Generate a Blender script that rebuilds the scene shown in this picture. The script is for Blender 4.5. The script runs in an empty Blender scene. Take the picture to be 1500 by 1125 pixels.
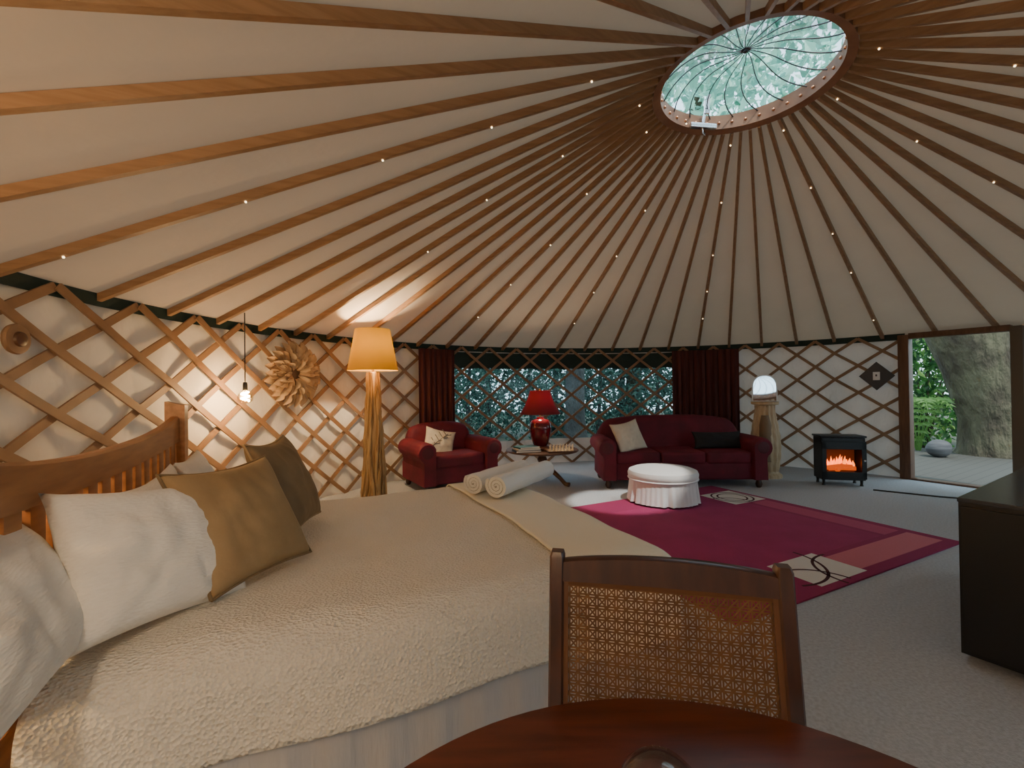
import bpy, bmesh, math, random
from mathutils import Vector, Matrix, noise
random.seed(7)
SC = bpy.context.scene
COL = SC.collection
PI = math.pi
V = Vector
def R_(d): return math.radians(d)

# ------------------------------------------------------------------ yurt dimensions
XC, YC, RW, HE = 1.921, 3.611, 4.956, 2.10      # centre, wall radius, eave height
RR, HR = 0.657, 3.853                            # skylight ring
SL = (HR-HE)/(RW-RR)
def pol(r, deg, z=0.0):
    return V((XC+r*math.cos(R_(deg)), YC+r*math.sin(R_(deg)), z))

# ------------------------------------------------------------------ materials
def M(name, col, rough=.6, metal=0, var=None, bump=None, trans=0, tcol=None, emit=None, coat=0, sheen=0, spec=None, cells=None):
    m = bpy.data.materials.new(name); m.use_nodes = True
    nt = m.node_tree; N = nt.nodes; L = nt.links
    b = N['Principled BSDF']; out = N['Material Output']
    b.inputs['Base Color'].default_value = (*col, 1)
    b.inputs['Roughness'].default_value = rough
    b.inputs['Metallic'].default_value = metal
    if coat: b.inputs['Coat Weight'].default_value = coat; b.inputs['Coat Roughness'].default_value = .15
    if sheen: b.inputs['Sheen Weight'].default_value = sheen; b.inputs['Sheen Roughness'].default_value = .4; b.inputs['Sheen Tint'].default_value = (*[min(1, c*3) for c in col], 1)
    if spec is not None: b.inputs['Specular IOR Level'].default_value = spec
    if emit:
        b.inputs['Emission Color'].default_value = (*emit[0], 1); b.inputs['Emission Strength'].default_value = emit[1]
    tc = N.new('ShaderNodeTexCoord')
    csock = None
    if var:
        sc, c2, st = var[0], var[1], var[2] if len(var) > 2 else (1, 1, 1)
        mp = N.new('ShaderNodeMapping'); mp.inputs['Scale'].default_value = st
        L.new(tc.outputs['Object'], mp.inputs['Vector'])
        nz = N.new('ShaderNodeTexNoise'); nz.inputs['Scale'].default_value = sc; nz.inputs['Detail'].default_value = 5
        L.new(mp.outputs[0], nz.inputs['Vector'])
        rp = N.new('ShaderNodeValToRGB')
        rp.color_ramp.elements[0].position = .35; rp.color_ramp.elements[1].position = .65
        rp.color_ramp.elements[0].color = (*col, 1); rp.color_ramp.elements[1].color = (*c2, 1)
        L.new(nz.outputs['Fac'], rp.inputs['Fac']); L.new(rp.outputs['Color'], b.inputs['Base Color'])
        csock = rp.outputs['Color']
    if bump or cells:
        sc, stg, dist = (bump or cells)[:3]; st = (bump or cells)[3] if len(bump or cells) > 3 else (1, 1, 1)
        mp = N.new('ShaderNodeMapping'); mp.inputs['Scale'].default_value = st
        L.new(tc.outputs['Object'], mp.inputs['Vector'])
        if cells: nz = N.new('ShaderNodeTexVoronoi'); nz.inputs['Scale'].default_value = sc; h = nz.outputs['Distance']
        else: nz = N.new('ShaderNodeTexNoise'); nz.inputs['Scale'].default_value = sc; nz.inputs['Detail'].default_value = 4; h = nz.outputs['Fac']
        L.new(mp.outputs[0], nz.inputs['Vector'])
        bp = N.new('ShaderNodeBump'); bp.inputs['Strength'].default_value = stg; bp.inputs['Distance'].default_value = dist
        L.new(h, bp.inputs['Height']); L.new(bp.outputs[0], b.inputs['Normal'])
    if trans:
        t = N.new('ShaderNodeBsdfTranslucent'); t.inputs['Color'].default_value = (*(tcol or col), 1)
        if csock and not tcol: L.new(csock, t.inputs['Color'])
        mx = N.new('ShaderNodeMixShader'); mx.inputs[0].default_value = trans
        L.new(b.outputs[0], mx.inputs[1]); L.new(t.outputs[0], mx.inputs[2]); L.new(mx.outputs[0], out.inputs['Surface'])
    return m
def clear(name, tint=(1, 1, 1), gloss=.08, rough=.03):
    m = bpy.data.materials.new(name); m.use_nodes = True
    nt = m.node_tree; N = nt.nodes; L = nt.links
    N.remove(N['Principled BSDF'])
    t = N.new('ShaderNodeBsdfTransparent'); t.inputs[0].default_value = (*tint, 1)
    g = N.new('ShaderNodeBsdfGlossy'); g.inputs['Roughness'].default_value = rough
    fr = N.new('ShaderNodeLayerWeight'); fr.inputs['Blend'].default_value = .2
    mul = N.new('ShaderNodeMath'); mul.operation = 'MULTIPLY_ADD'; mul.inputs[1].default_value = .5; mul.inputs[2].default_value = gloss*.3
    L.new(fr.outputs['Fresnel'], mul.inputs[0])
    mx = N.new('ShaderNodeMixShader'); L.new(mul.outputs[0], mx.inputs[0])
    L.new(t.outputs[0], mx.inputs[1]); L.new(g.outputs[0], mx.inputs[2]); L.new(mx.outputs[0], N['Material Output'].inputs['Surface'])
    return m

m_roof = M('roof_canvas', (.58, .475, .36), .85, var=(1.2, (.54, .44, .33)), bump=(2.6, .25, .06), trans=.028, tcol=(.95, .75, .55))
m_wall = M('wall_canvas', (.80, .73, .65), .85, var=(2, (.74, .67, .59)), bump=(3.4, .8, .10, (1, 1, .55)), trans=.10, tcol=(.88, .83, .80))
m_wallw = M('warm_lit_wall_canvas', (.84, .78, .68), .85, var=(2, (.80, .74, .64)), bump=(2.6, .5, .08, (1, 1, .6)), trans=.02, tcol=(.85, .75, .6))  # left wall copy of wall_canvas, lamp warmth put into its colour
m_raft = M('rafter_wood', (.37, .215, .115), .5, var=(3, (.29, .16, .08), (1.2, 14, 14)))
m_latt = M('lattice_wood', (.34, .20, .11), .55, var=(4, (.25, .14, .073)))
m_ring = M('ring_wood', (.32, .16, .085), .45, var=(6, (.23, .105, .055)))
m_copper = M('copper', (.75, .36, .2), .3, 1)
m_darkmetal = M('dark_rib_metal', (.07, .065, .07), .4, .6)
m_chrome = M('chrome', (.75, .76, .78), .2, 1)
m_dome = clear('clear_dome', (.94, .98, 1), .04)
m_vinyl = clear('clear_vinyl', (.74, .84, .90), .03, .1)
m_green = M('green_canvas', (.010, .030, .024), .7, bump=(8, .4, .02))
m_carpet = M('grey_carpet', (.42, .435, .46), .95, var=(60, (.53, .55, .58)), bump=(160, .5, .01))
m_chair = M('chair_wood', (.070, .024, .011), .35, var=(4, (.042, .014, .007), (8, 8, 1)), coat=.25)
m_cane = M('cane', (.21, .102, .034), .5, var=(20, (.14, .064, .021)))
m_caned = M('cane_edge', (.13, .055, .021), .5)
m_table = M('table_wood', (.12, .028, .012), .3, var=(5, (.07, .016, .007), (1, 9, 1)), coat=.5)
m_head = M('headboard_wood', (.48, .21, .08), .4, var=(4, (.35, .145, .053), (8, 1, 8)))
m_quilt = M('quilt_cotton', (.87, .81, .71), .85, cells=(92, .85, .011, (1, 1.5, 1)))
m_throw = M('throw_cotton', (.87, .80, .65), .85, bump=(150, .4, .005))
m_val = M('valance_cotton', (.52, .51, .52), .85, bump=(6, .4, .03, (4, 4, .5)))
m_matt = M('mattress_ticking', (.75, .73, .7), .8)
m_pill = M('pillow_cotton', (.89, .84, .76), .8, cells=(60, .35, .006, (1, 3, 1)))
m_olive = M('olive_velvet', (.36, .245, .125), .75, var=(6, (.29, .19, .09)), bump=(9, .3, .02), sheen=.25)
m_olive_shade = M('shaded_olive_velvet', (.23, .152, .075), .75, var=(6, (.18, .115, .055)), bump=(9, .3, .02), sheen=.25)  # darker copy of olive_velvet, shade painted in to set the cushions apart
m_towel = M('towel', (.87, .85, .81), .95, bump=(140, .8, .008))
m_maroon = M('maroon_velvet', (.14, .004, .020), .75, var=(4, (.085, .002, .012)), sheen=.12)
m_maroon2 = M('maroon_piping', (.07, .002, .009), .6)
m_darkfoot = M('dark_foot', (.05, .02, .012), .4)
m_cush = M('cream_cushion', (.66, .59, .48), .8, var=(9, (.56, .50, .40)), bump=(12, .3, .01))
m_print = M('cushion_print', (.18, .15, .12), .8)
m_black = M('black_fabric', (.012, .010, .011), .8)
m_white = M('white_linen', (.78, .77, .77), .85, bump=(12, .3, .01))
m_rug = M('rug_magenta', (.38, .034, .130), .95, var=(3, (.33, .028, .110)), bump=(120, .6, .01))
m_rugd = M('rug_dark', (.31, .025, .100), .95, bump=(120, .6, .01))
m_rugp = M('rug_salmon', (.60, .17, .21), .95, bump=(120, .6, .01))
m_rugq = M('rug_rose', (.48, .080, .16), .95, bump=(120, .6, .01))
m_rugw = M('rug_cream', (.76, .71, .65), .95, bump=(120, .6, .01))
m_rugk = M('rug_line', (.07, .015, .02), .95)
m_cab = M('black_cabinet', (.010, .009, .009), .4)
m_cabtop = M('cabinet_top', (.045, .047, .055), .18)
m_shade = M('amber_shade', (.40, .21, .015), .8, trans=.034, tcol=(1, .47, .005))
m_bark = M('lamp_bark', (.50, .33, .15), .7, var=(5, (.26, .15, .06), (9, 9, .6)), bump=(12, .8, .02, (3, 3, .3)))
m_redshade = M('red_shade', (.08, .003, .010), .7, trans=.032, tcol=(.40, .008, .022))
m_redglaze = M('red_glaze', (.12, .004, .009), .15, coat=.6)
m_brown = M('walnut', (.13, .058, .028), .35, var=(4, (.085, .036, .017), (1, 8, 1)), coat=.2)
m_curt = M('curtain_fabric', (.13, .030, .025), .85, var=(14, (.07, .016, .015), (1, 1, .1)))
m_petal = M('petal_wood', (.60, .42, .245), .6, var=(6, (.46, .30, .165)))
m_board = M('switch_board', (.06, .057, .062), .5)
m_plast = M('white_plastic', (.82, .82, .82), .4)
m_cord = M('cord', (.02, .018, .016), .6)
m_brass = M('brass', (.55, .36, .13), .3, 1)
m_bulb = clear('bulb_glass', (1, .93, .8), .06)
m_fil = M('filament', (1, .6, .2), .5, emit=((1, .6, .24), 160))
m_led = M('led', (1, .85, .6), .5, emit=((1, .78, .45), 5))
m_heat = M('heater_black', (.018, .017, .017), .4, .3)
m_fire = M('flame', (1, .3, .03), .5, emit=((1, .17, .012), 3.2))
m_ember = M('ember_log', (.35, .09, .02), .8, emit=((1, .12, .008), .7))
m_glow = M('fire_back', (.05, .012, .004), .8, emit=((1, .15, .01), .06))
m_col = M('carved_wood', (.58, .43, .26), .5, var=(4, (.45, .31, .17), (6, 6, .8)))
m_cold = M('carved_wood_dark', (.22, .14, .075), .6)
m_mirror = M('mirror', (.88, .94, .97), .03, 1)
m_glass = clear('table_glass', (.96, .97, .97), .2)
m_leaf = [M('leaf_%s' % n, c, .45, trans=.5, tcol=t) for n, c, t in (
    ('mid', (.045, .12, .04), (.14, .38, .09)), ('deep', (.02, .06, .025), (.05, .17, .05)), ('light', (.15, .27, .08), (.36, .60, .18)))]
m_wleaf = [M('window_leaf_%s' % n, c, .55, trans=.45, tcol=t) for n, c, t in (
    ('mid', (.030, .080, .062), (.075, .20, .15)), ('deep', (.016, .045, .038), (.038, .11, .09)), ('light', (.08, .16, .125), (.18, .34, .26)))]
m_canopy = [M('canopy_leaf_%s' % n, c, .45, trans=.65, tcol=t) for n, c, t in (
    ('mid', (.13, .25, .18), (.38, .70, .56)), ('deep', (.07, .16, .12), (.24, .50, .40)), ('light', (.24, .38, .27), (.56, .85, .68)))]
m_trunk = M('tree_bark', (.052, .039, .025), .9, var=(3.0, (.115, .105, .06), (1, 1, .5)), bump=(7, 1, .12, (1, 1, .4)))
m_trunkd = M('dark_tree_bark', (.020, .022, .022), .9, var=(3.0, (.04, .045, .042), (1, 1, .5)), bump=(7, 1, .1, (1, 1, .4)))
m_ground = M('leaf_litter', (.05, .042, .026), .95, var=(5, (.04, .055, .025)))
m_jamb = M('jamb_brown', (.11, .085, .055), .5)
m_jambw = M('jamb_wood', (.17, .08, .04), .5, var=(4, (.11, .048, .024), (9, 9, 1)))
m_stone = M('pale_stone', (.12, .12, .125), .8, var=(5, (.05, .05, .055), (.4, .4, 3)))
m_book = [M('book_teal', (.03, .12, .13), .5), M('book_cream', (.6, .56, .48), .6), M('book_navy', (.03, .05, .10), .5)]
m_page = M('pages', (.8, .77, .68), .8)
m_chessc = M('boxwood', (.78, .66, .46), .5)
m_chessd = M('chess_dark', (.10, .05, .03), .4)

def deck_mat():
    m = bpy.data.materials.new('deck_boards'); m.use_nodes = True
    nt = m.node_tree; N = nt.nodes; L = nt.links; b = N['Principled BSDF']
    tc = N.new('ShaderNodeTexCoord'); wv = N.new('ShaderNodeTexWave'); wv.bands_direction = 'X'
    wv.inputs['Scale'].default_value = 2.2; wv.wave_profile = 'SAW'
    rp = N.new('ShaderNodeValToRGB'); e = rp.color_ramp.elements
    e[0].position = 0; e[0].color = (.012, .011, .009, 1); e[1].position = .10; e[1].color = (.058, .054, .046, 1)
    L.new(tc.outputs['Object'], wv.inputs[0]); L.new(wv.outputs['Fac'], rp.inputs[0]); L.new(rp.outputs[0], b.inputs['Base Color'])
    b.inputs['Roughness'].default_value = .85
    return m
m_deck = deck_mat()

# ------------------------------------------------------------------ mesh builder
class MB:
    def __init__(s): s.v = []; s.f = []; s.m = []
    def add(s, vs, fs, mi=0, T=None):
        o = len(s.v)
        s.v += [tuple(T @ V(p)) if T else tuple(p) for p in vs]
        s.f += [tuple(i+o for i in f) for f in fs]; s.m += [mi]*len(fs)
        return s
    def box(s, c, size, bev=0, seg=2, mi=0, T=None):
        bm = bmesh.new(); bmesh.ops.create_cube(bm, size=1)
        bmesh.ops.scale(bm, vec=size, verts=bm.verts)
        if bev: bmesh.ops.bevel(bm, geom=list(bm.edges), offset=bev, segments=seg, profile=.6, affect='EDGES')
        bm.verts.index_update()
        vs = [v.co+V(c) for v in bm.verts]; fs = [[v.index for v in f.verts] for f in bm.faces]
        bm.free(); return s.add(vs, fs, mi, T)
    def loft(s, loops, cap=True, closed=True, mi=0, T=None):
        n = len(loops[0]); vs = [p for l in loops for p in l]; fs = []
        for i in range(len(loops)-1):
            for j in range(n if closed else n-1):
                k = (j+1) % n
                fs.append((i*n+j, i*n+k, (i+1)*n+k, (i+1)*n+j))
        if cap and closed:
            fs.append(tuple(range(n))[::-1]); fs.append(tuple(range((len(loops)-1)*n, len(loops)*n)))
        return s.add(vs, fs, mi, T)
    def lathe(s, prof, n=32, mi=0, T=None, mod=None, cap=True):
        loops = []
        for r, z in prof:
            l = []
            for i in range(n):
                a = 2*PI*i/n; rr = r*(mod(a, z) if mod else 1)
                l.append(V((rr*math.cos(a), rr*math.sin(a), z)))
            loops.append(l)
        return s.loft(loops, cap, True, mi, T)
    def tube(s, pts, r, n=10, mi=0, T=None):
        pts = [V(p) for p in pts]; loops = []
        for i, p in enumerate(pts):
            t = (pts[min(i+1, len(pts)-1)]-pts[max(i-1, 0)]).normalized()
            a = V((0, 0, 1)) if abs(t.z) < .9 else V((1, 0, 0))
            u = t.cross(a).normalized(); w = t.cross(u)
            rr = r[i] if isinstance(r, (list, tuple)) else r
            loops.append([p+(u*math.cos(2*PI*k/n)+w*math.sin(2*PI*k/n))*rr for k in range(n)])
        return s.loft(loops, True, True, mi, T)
    def sweep(s, pts, offs, mi=0, T=None):
        return s.loft([[V(p)+V(o) for o in offs] for p in pts], True, True, mi, T)
    def ball(s, c, r, n=12, mi=0, T=None):
        if not isinstance(r, (tuple, list)): r = (r, r, r)
        loops = []
        for i in range(1, n):
            ph = PI*i/n
            loops.append([V((c[0]+r[0]*math.sin(ph)*math.cos(2*PI*k/(2*n)), c[1]+r[1]*math.sin(ph)*math.sin(2*PI*k/(2*n)), c[2]-r[2]*math.cos(ph))) for k in range(2*n)])
        return s.loft(loops, True, True, mi, T)
    def build(s, name, mats, parent=None, smooth=True, angle=40):
        me = bpy.data.meshes.new(name); me.from_pydata(s.v, [], s.f)
        if not isinstance(mats, (list, tuple)): mats = [mats]
        for m in mats: me.materials.append(m)
        me.polygons.foreach_set('material_index', s.m)
        bm = bmesh.new(); bm.from_mesh(me); bmesh.ops.recalc_face_normals(bm, faces=bm.faces)
        if smooth:
            for f in bm.faces: f.smooth = True
            for e in bm.edges:
                if len(e.link_faces) == 2 and e.calc_face_angle(0) > R_(angle): e.smooth = False
        bm.to_mesh(me); bm.free(); me.update()
        o = bpy.data.objects.new(name, me); COL.objects.link(o)
        if parent: o.parent = parent
        return o
def tag(o, label, cat, group=None, kind=None):
    o['label'] = label; o['category'] = cat
    if group: o['group'] = group
    if kind: o['kind'] = kind
    return o
def thing(name, label, cat, loc=(0, 0, 0), rz=0, group=None):
    o = bpy.data.objects.new(name, None); COL.objects.link(o); o.location = loc; o.rotation_euler = (0, 0, rz)
    o.empty_display_size = .1
    return tag(o, label, cat, group)
def struct(o): o['kind'] = 'structure'; return o
def frame(c, n, up):
    n = V(n).normalized(); u = V(up); u = (u-n*u.dot(n)).normalized(); x = u.cross(n)
    return Matrix(((x.x, u.x, n.x, c[0]), (x.y, u.y, n.y, c[1]), (x.z, u.z, n.z, c[2]), (0, 0, 0, 1)))

# ------------------------------------------------------------------ setting
mb = MB(); mb.lathe([(RW+.14, -.06), (RW+.14, 0)], 96); f = mb.build('floor', m_carpet, None, False); f.location = (XC, YC, 0); struct(f)

def wall(name, a0, a1, mat, hole=None):
    mb = MB(); zs = [0, .12, .28, .45, .6, .75, .9, 1.05, 1.2, 1.35, 1.5, 1.65, 1.78, 1.95, 2.1, 2.2]
    n = int(round((a1-a0)/.5)); g = {}
    for i in range(n+1):
        a = a0+(a1-a0)*i/n
        for j, z in enumerate(zs):
            rip = .010*math.sin(R_(a)*60+z*1.3)+.014*noise.noise(V((a*.22+z*.5, z*1.3-a*.03, 3)))+.008*noise.noise(V((a*.8, z*.5, 9)))
            g[i, j] = len(mb.v); mb.v.append(tuple(pol(RW+.05+rip, a, z)))
    for i in range(n):
        for j in range(len(zs)-1):
            am = a0+(a1-a0)*(i+.5)/n; zm = (zs[j]+zs[j+1])/2
            if hole and hole[0] < am < hole[1] and hole[2] < zm < hole[3]: continue
            mb.f.append((g[i, j], g[i+1, j], g[i+1, j+1], g[i, j+1])); mb.m.append(0)
    return struct(mb.build(name, mat))
wall('wall_left', 127, 235, m_wallw); wall('wall_back', 64, 127, m_wall, (76, 127.1, .45, 1.78)); wall('wall_right', 38.4, 64, m_wall)
wall('wall_front', 235, 384.6, m_wall, (304, 348, .45, 1.78))  # hole behind the camera is added to let in fill daylight

# rafter angles
RA = [20.5, 27, 34, 41, 48, 54, 60, 66, 72, 78, 84, 90, 96.2, 102.4, 108.6, 114.8, 121, 127.3, 133.6, 139.6, 145.6, 151.4, 157.2, 163, 169.2, 175.6, 183.3, 192, 200.8, 209, 216.5, 225, 234, 243, 252, 261, 270, 279, 288, 297, 305, 313, 320, 327, 334, 341, 347.5, 354, 361, 367.7, 374]
def warp(k):      # fractional rafter index -> angle
    n = len(RA); i = math.floor(k); f_ = k-i
    def g(i):
        q, m = divmod(i, n); return RA[m]+360*q
    return g(i)*(1-f_)+g(i+1)*f_
mb = MB(); loops = []
for k in range(26):
    r = .70+(RW+.14-.70)*k/25
    l = []
    for i in range(len(RA)*8):
        a = warp(i/8)
        z = HE+SL*(RW-r)+.062-.006*(r/RW)*math.sin(PI*(i % 8)/8)*math.sin(PI*k/25)+.008*noise.noise(V((r*1.6, a*.12, 0)))
        l.append(pol(r, a, z))
    loops.append(l)
mb.loft(loops, False); struct(mb.build('ceiling', m_roof))

# green eave band
mb = MB(); loops = []
for i in range(0, 241):
    a = 38+i*.75
    loops.append([pol(RW+.020, a, 2.055), pol(RW+.026, a, 2.055), pol(RW+.026, a, 2.15), pol(RW+.020, a, 2.15)])
mb.loft(loops); struct(mb.build('trim_1', m_green, None, False))

# windows
def pane(name, a0, a1):
    mb = MB(); loops = []; n = int((a1-a0)/.75)
    for i in range(n+1):
        a = a0+(a1-a0)*i/n
        loops.append([pol(RW+.055, a, .45), pol(RW+.055, a, 1.78)])
    mb.loft(loops, False, False); struct(mb.build(name, m_vinyl, None, True))
pane('window_1', 76, 127); pane('added_fill_window', 304, 348)  # second pane closes the unseen opening added for fill daylight
mb = MB(); loops = []
for i in range(0, 69):
    a = 76+i*.75; s = .008*math.sin(a*2.1)
    loops.append([pol(RW+.028, a, 1.76+s), pol(RW+.02, a, 1.80+s), pol(RW+.018, a, 2.04), pol(RW+.03, a, 2.04), pol(RW+.034, a, 1.78+s)])
mb.loft(loops); tag(mb.build('window_flap', m_green), 'dark green canvas flap gathered along the top of the wide window', 'flap')

# door frame
DC = V((6.13, 6.18, 0)); dyaw = math.atan2(-.85, .52)
d1 = struct(bpy.data.objects.new('door_1', None)); COL.objects.link(d1); d1.location = DC; d1.rotation_euler = (0, 0, dyaw)
MB().box((-.57, 0, 1.06), (.13, .16, 2.12), .008).build('jamb', m_jambw, d1)
MB().box((.56, 0, 1.06), (.11, .16, 2.12), .008).build('jamb', m_jamb, d1)
MB().box((0, 0, 2.10), (1.02, .14, .08), .006).build('header', m_jambw, d1)
MB().box((0, 0, .012), (1.02, .16, .024), .004).build('sill', m_jambw, d1)

# lattice
lat = thing('lattice_wall', 'diamond lattice of crossing brown timber slats lining the round canvas wall', 'lattice', (0, 0, 0))
LA0, LA1, ST = 38.6, 213, 5
for sgn in (1, -1):
    for k in range(-5, 37):
        pts = []
        for i in range(31):
            z = 2.12*i/30; a = warp(k+.5+sgn*ST*i/30)
            if LA0 <= a <= LA1: pts.append((a, z))
        if len(pts) < 2: continue
        mb = MB(); loops = []; r = RW-.014 if sgn > 0 else RW+.005
        for a, z in pts:
            p = pol(r, a, z); Nn = V((math.cos(R_(a)), math.sin(R_(a)), 0)); tg = V((-math.sin(R_(a)), math.cos(R_(a)), 0))
            T = (tg*sgn*1.2+V((0, 0, 1))).normalized(); B = T.cross(Nn); hw = .022+.008*max(0, min(1, (a-140)/40))
            loops.append([p+B*hw-Nn*.008, p+B*hw+Nn*.008, p-B*hw+Nn*.008, p-B*hw-Nn*.008])
        mb.loft(loops); mb.build('slat', m_latt, lat, False)

# rafters
mb = MB()
def rz(r): return HE+SL*(RW-r)
loops = []
for r in (RW+.02, RR+.068):
    z = rz(r); hw = .0215 if r > 2 else .013
    loops.append([V((r, -hw, z)), V((r, hw, z)), V((r, hw, z+.056)), V((r, -hw, z+.056))])
mb.loft(loops)
raf = None
for ang in RA:
    if raf is None: raf = mb.build('rafter', m_raft, None, False); o = raf
    else: o = raf.copy(); COL.objects.link(o)
    o.location = (XC, YC, 0); o.rotation_euler = (0, 0, R_(ang))
    tag(o, 'long brown timber rafter running from the lattice wall up to the skylight ring', 'rafter', 'roof rafters')

# skylight
sk = thing('skylight', 'round clear domed skylight with timber ring and dark radiating ribs', 'skylight', (XC, YC, 0))
mb = MB(); n = 96; loops = []
for i in range(n+1):
    a = 2*PI*i/n; c, s_ = math.cos(a), math.sin(a)
    loops.append([V((RR*c, RR*s_, HR)), V(((RR+.065)*c, (RR+.065)*s_, HR-.02)), V(((RR+.065)*c, (RR+.065)*s_, HR+.16)), V((RR*c, RR*s_, HR+.13))])
mb.loft(loops, False); ring = mb.build('ring', m_ring, sk, True, 30)
bolt = MB().ball((0, 0, 0), .013, 6)
b0 = None
for i in range(36):
    a = 2*PI*i/36+.05
    if b0 is None: b0 = o = bolt.build('bolt', m_copper, ring)
    else: o = b0.copy(); COL.objects.link(o); o.parent = ring
    o.location = ((RR-.003)*math.cos(a), (RR-.003)*math.sin(a), HR+.055)
mb = MB(); prof = []
for i in range(13):
    t = i/12; prof.append((max(.001, .72*math.cos(t*PI/2)), HR+.14+.24*math.sin(t*PI/2)))
mb.lathe(prof, 64, cap=False); dome = mb.build('dome', m_dome, sk)
for i in range(20):
    a = 2*PI*i/20; mb = MB(); pts = []; rs = []
    for t in range(13):
        u = t/12; r = .66*(1-u)+.012*u
        pts.append((r*math.cos(a+1.0*u*(1-u)), r*math.sin(a+1.0*u*(1-u)), HR+.10+.165*math.sin(min(1, u*1.5)*PI/2))); rs.append(.0055-.002*u)
    mb.tube(pts, rs, 6); mb.build('rib', m_darkmetal, sk)
mb = MB(); mb.lathe([(.001, HR+.250), (.018, HR+.250), (.018, HR+.28), (.001, HR+.28)], 20); mb.build('hub', m_darkmetal, sk)
op = thing('skylight_opener', 'chrome winding opener hanging from the rim of the skylight', 'opener', (XC+RR*math.cos(R_(98)), YC+RR*math.sin(R_(98)), HR), R_(8))
MB().box((0, -.03, .01), (.26, .05, .045), .01).build('gearbox', m_chrome, op)
MB().tube([(0, -.03, .03), (.02, -.06, .18), (.03, -.10, .27)], .014, 8).build('arm', m_chrome, op)
MB().box((.02, -.07, .17), (.05, .02, .12), .004).build('bracket', m_chrome, op)
MB().tube([(0, -.03, -.01), (0, -.03, -.06), (.02, -.03, -.075), (.02, -.03, -.05)], .007, 8).build('hook', m_chrome, op)

# ------------------------------------------------------------------ outside
mb = MB(); mb.box((0, 0, -.3), (60, 60, .1)); g = mb.build('ground', m_ground, None, False); struct(g)
dk = MB(); dk.box((0, 0, -.06), (5.2, 4.2, .10)); dko = dk.build('deck', m_deck, None, False); struct(dko)
outn = V((.853, .522, 0)); dp = DC+outn*2.2; dko.location = dp; dko.rotation_euler = (0, 0, dyaw)
def leaves(mb, c, rad, n, size, rnd, shell=.3):
    for i in range(n):
        while True:
            p = V((rnd.uniform(-1, 1), rnd.uniform(-1, 1), rnd.uniform(-1, 1)))
            if shell < p.length < 1: break
        q = V((c[0]+p.x*rad[0], c[1]+p.y*rad[1], c[2]+p.z*rad[2]))
        if q.z < -.2: continue
        d = V((rnd.gauss(0, 1), rnd.gauss(0, 1), rnd.gauss(0, 1))).normalized()
        e = d.cross(V((rnd.gauss(0, 1), rnd.gauss(0, 1), rnd.gauss(0, 1)))).normalized()
        s = size*rnd.uniform(.5, 1.4)
        nn = d.cross(e)*s*.12
        mb.add([q-d*s*.5, q+e*s*.26+nn, q+d*s*.55, q-e*s*.26+nn], [(0, 1, 2, 3)], rnd.choice((0, 0, 1, 1, 2)))
def tree(name, label, cat, x, y, th, tr, crown, n, size, seed, group=None, lean=(0, 0), mats=None, bark=None):
    rnd = random.Random(seed)
    t = thing(name, label, cat, (x, y, -.25), 0, group)
    mb = MB(); pts = []; rs = []
    for i in range(9):
        u = i/8; pts.append((lean[0]*u*u+.05*rnd.uniform(-1, 1), lean[1]*u*u+.05*rnd.uniform(-1, 1), th*u)); rs.append(tr*(1-.55*u)*(1.35 if i == 0 else 1))
    mb.tube(pts, rs, 14); mb.build('trunk', bark or m_trunk, t)
    mb = MB()
    for c, r in crown: leaves(mb, c, r, int(n/len(crown)), size, rnd)
    mb.build('foliage', mats or m_leaf, t, False)
    return t
GT = 'trees outside the wide window'
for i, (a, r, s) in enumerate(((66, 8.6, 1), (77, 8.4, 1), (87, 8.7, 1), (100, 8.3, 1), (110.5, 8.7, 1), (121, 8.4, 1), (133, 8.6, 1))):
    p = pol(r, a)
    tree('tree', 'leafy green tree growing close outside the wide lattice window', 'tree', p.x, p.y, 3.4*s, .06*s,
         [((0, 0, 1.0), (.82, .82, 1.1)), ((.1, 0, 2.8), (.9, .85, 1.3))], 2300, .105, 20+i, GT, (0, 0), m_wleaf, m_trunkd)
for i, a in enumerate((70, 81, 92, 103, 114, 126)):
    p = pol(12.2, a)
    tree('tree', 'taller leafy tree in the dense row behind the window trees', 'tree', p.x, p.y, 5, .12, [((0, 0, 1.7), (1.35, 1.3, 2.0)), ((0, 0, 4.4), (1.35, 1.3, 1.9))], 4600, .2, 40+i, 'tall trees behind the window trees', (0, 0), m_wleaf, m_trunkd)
p = pol(6.9, 93.5)
tree('tree', 'thick dark tree trunk standing just outside the middle of the wide window', 'tree', p.x, p.y, 7.5, .25, [((0, 0, 6.9), (1.6, 1.6, 1.0))], 400, .26, 51, None, (0, 0), m_leaf, m_trunkd)
tree('tree', 'tall tree with high green canopy seen through the skylight', 'tree', 4.2, 15.8, 9.5, .3,
     [((1.2, -5.0, 9.0), (2.6, 2.4, 1.3)), ((3.0, -4.0, 9.6), (2.2, 2.2, 1.3)), ((-.8, -5.8, 8.2), (2.2, 2.0, 1.1)), ((2.0, -2.8, 11.2), (3.0, 2.4, 1.3))], 2000, .32, 61, None, (1.0, -3.6), m_canopy)
tk = thing('tree', 'massive lichen covered leaning tree trunk beside the deck outside the doorway', 'tree', (9.42, 8.75, -.25))
mb = MB(); pts = [(.05, .05, 0), (0, 0, .35), (-.05, 0, 1), (-.25, .05, 2.0), (-.6, .1, 3.1), (-1.0, .2, 4.6)]
mb.tube(pts, [.76, .58, .52, .58, .66, .58], 28)
for i, v in enumerate(mb.v):
    q = V(v); k = .07*noise.noise(q*2.5); mb.v[i] = (q.x+k, q.y+k, q.z)
mb.build('trunk', m_trunk, tk)
rnd = random.Random(5); mb = MB(); leaves(mb, (-1, .3, 5.6), (2.2, 2, 1.0), 500, .28, rnd); mb.build('foliage', m_leaf, tk, False)
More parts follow.
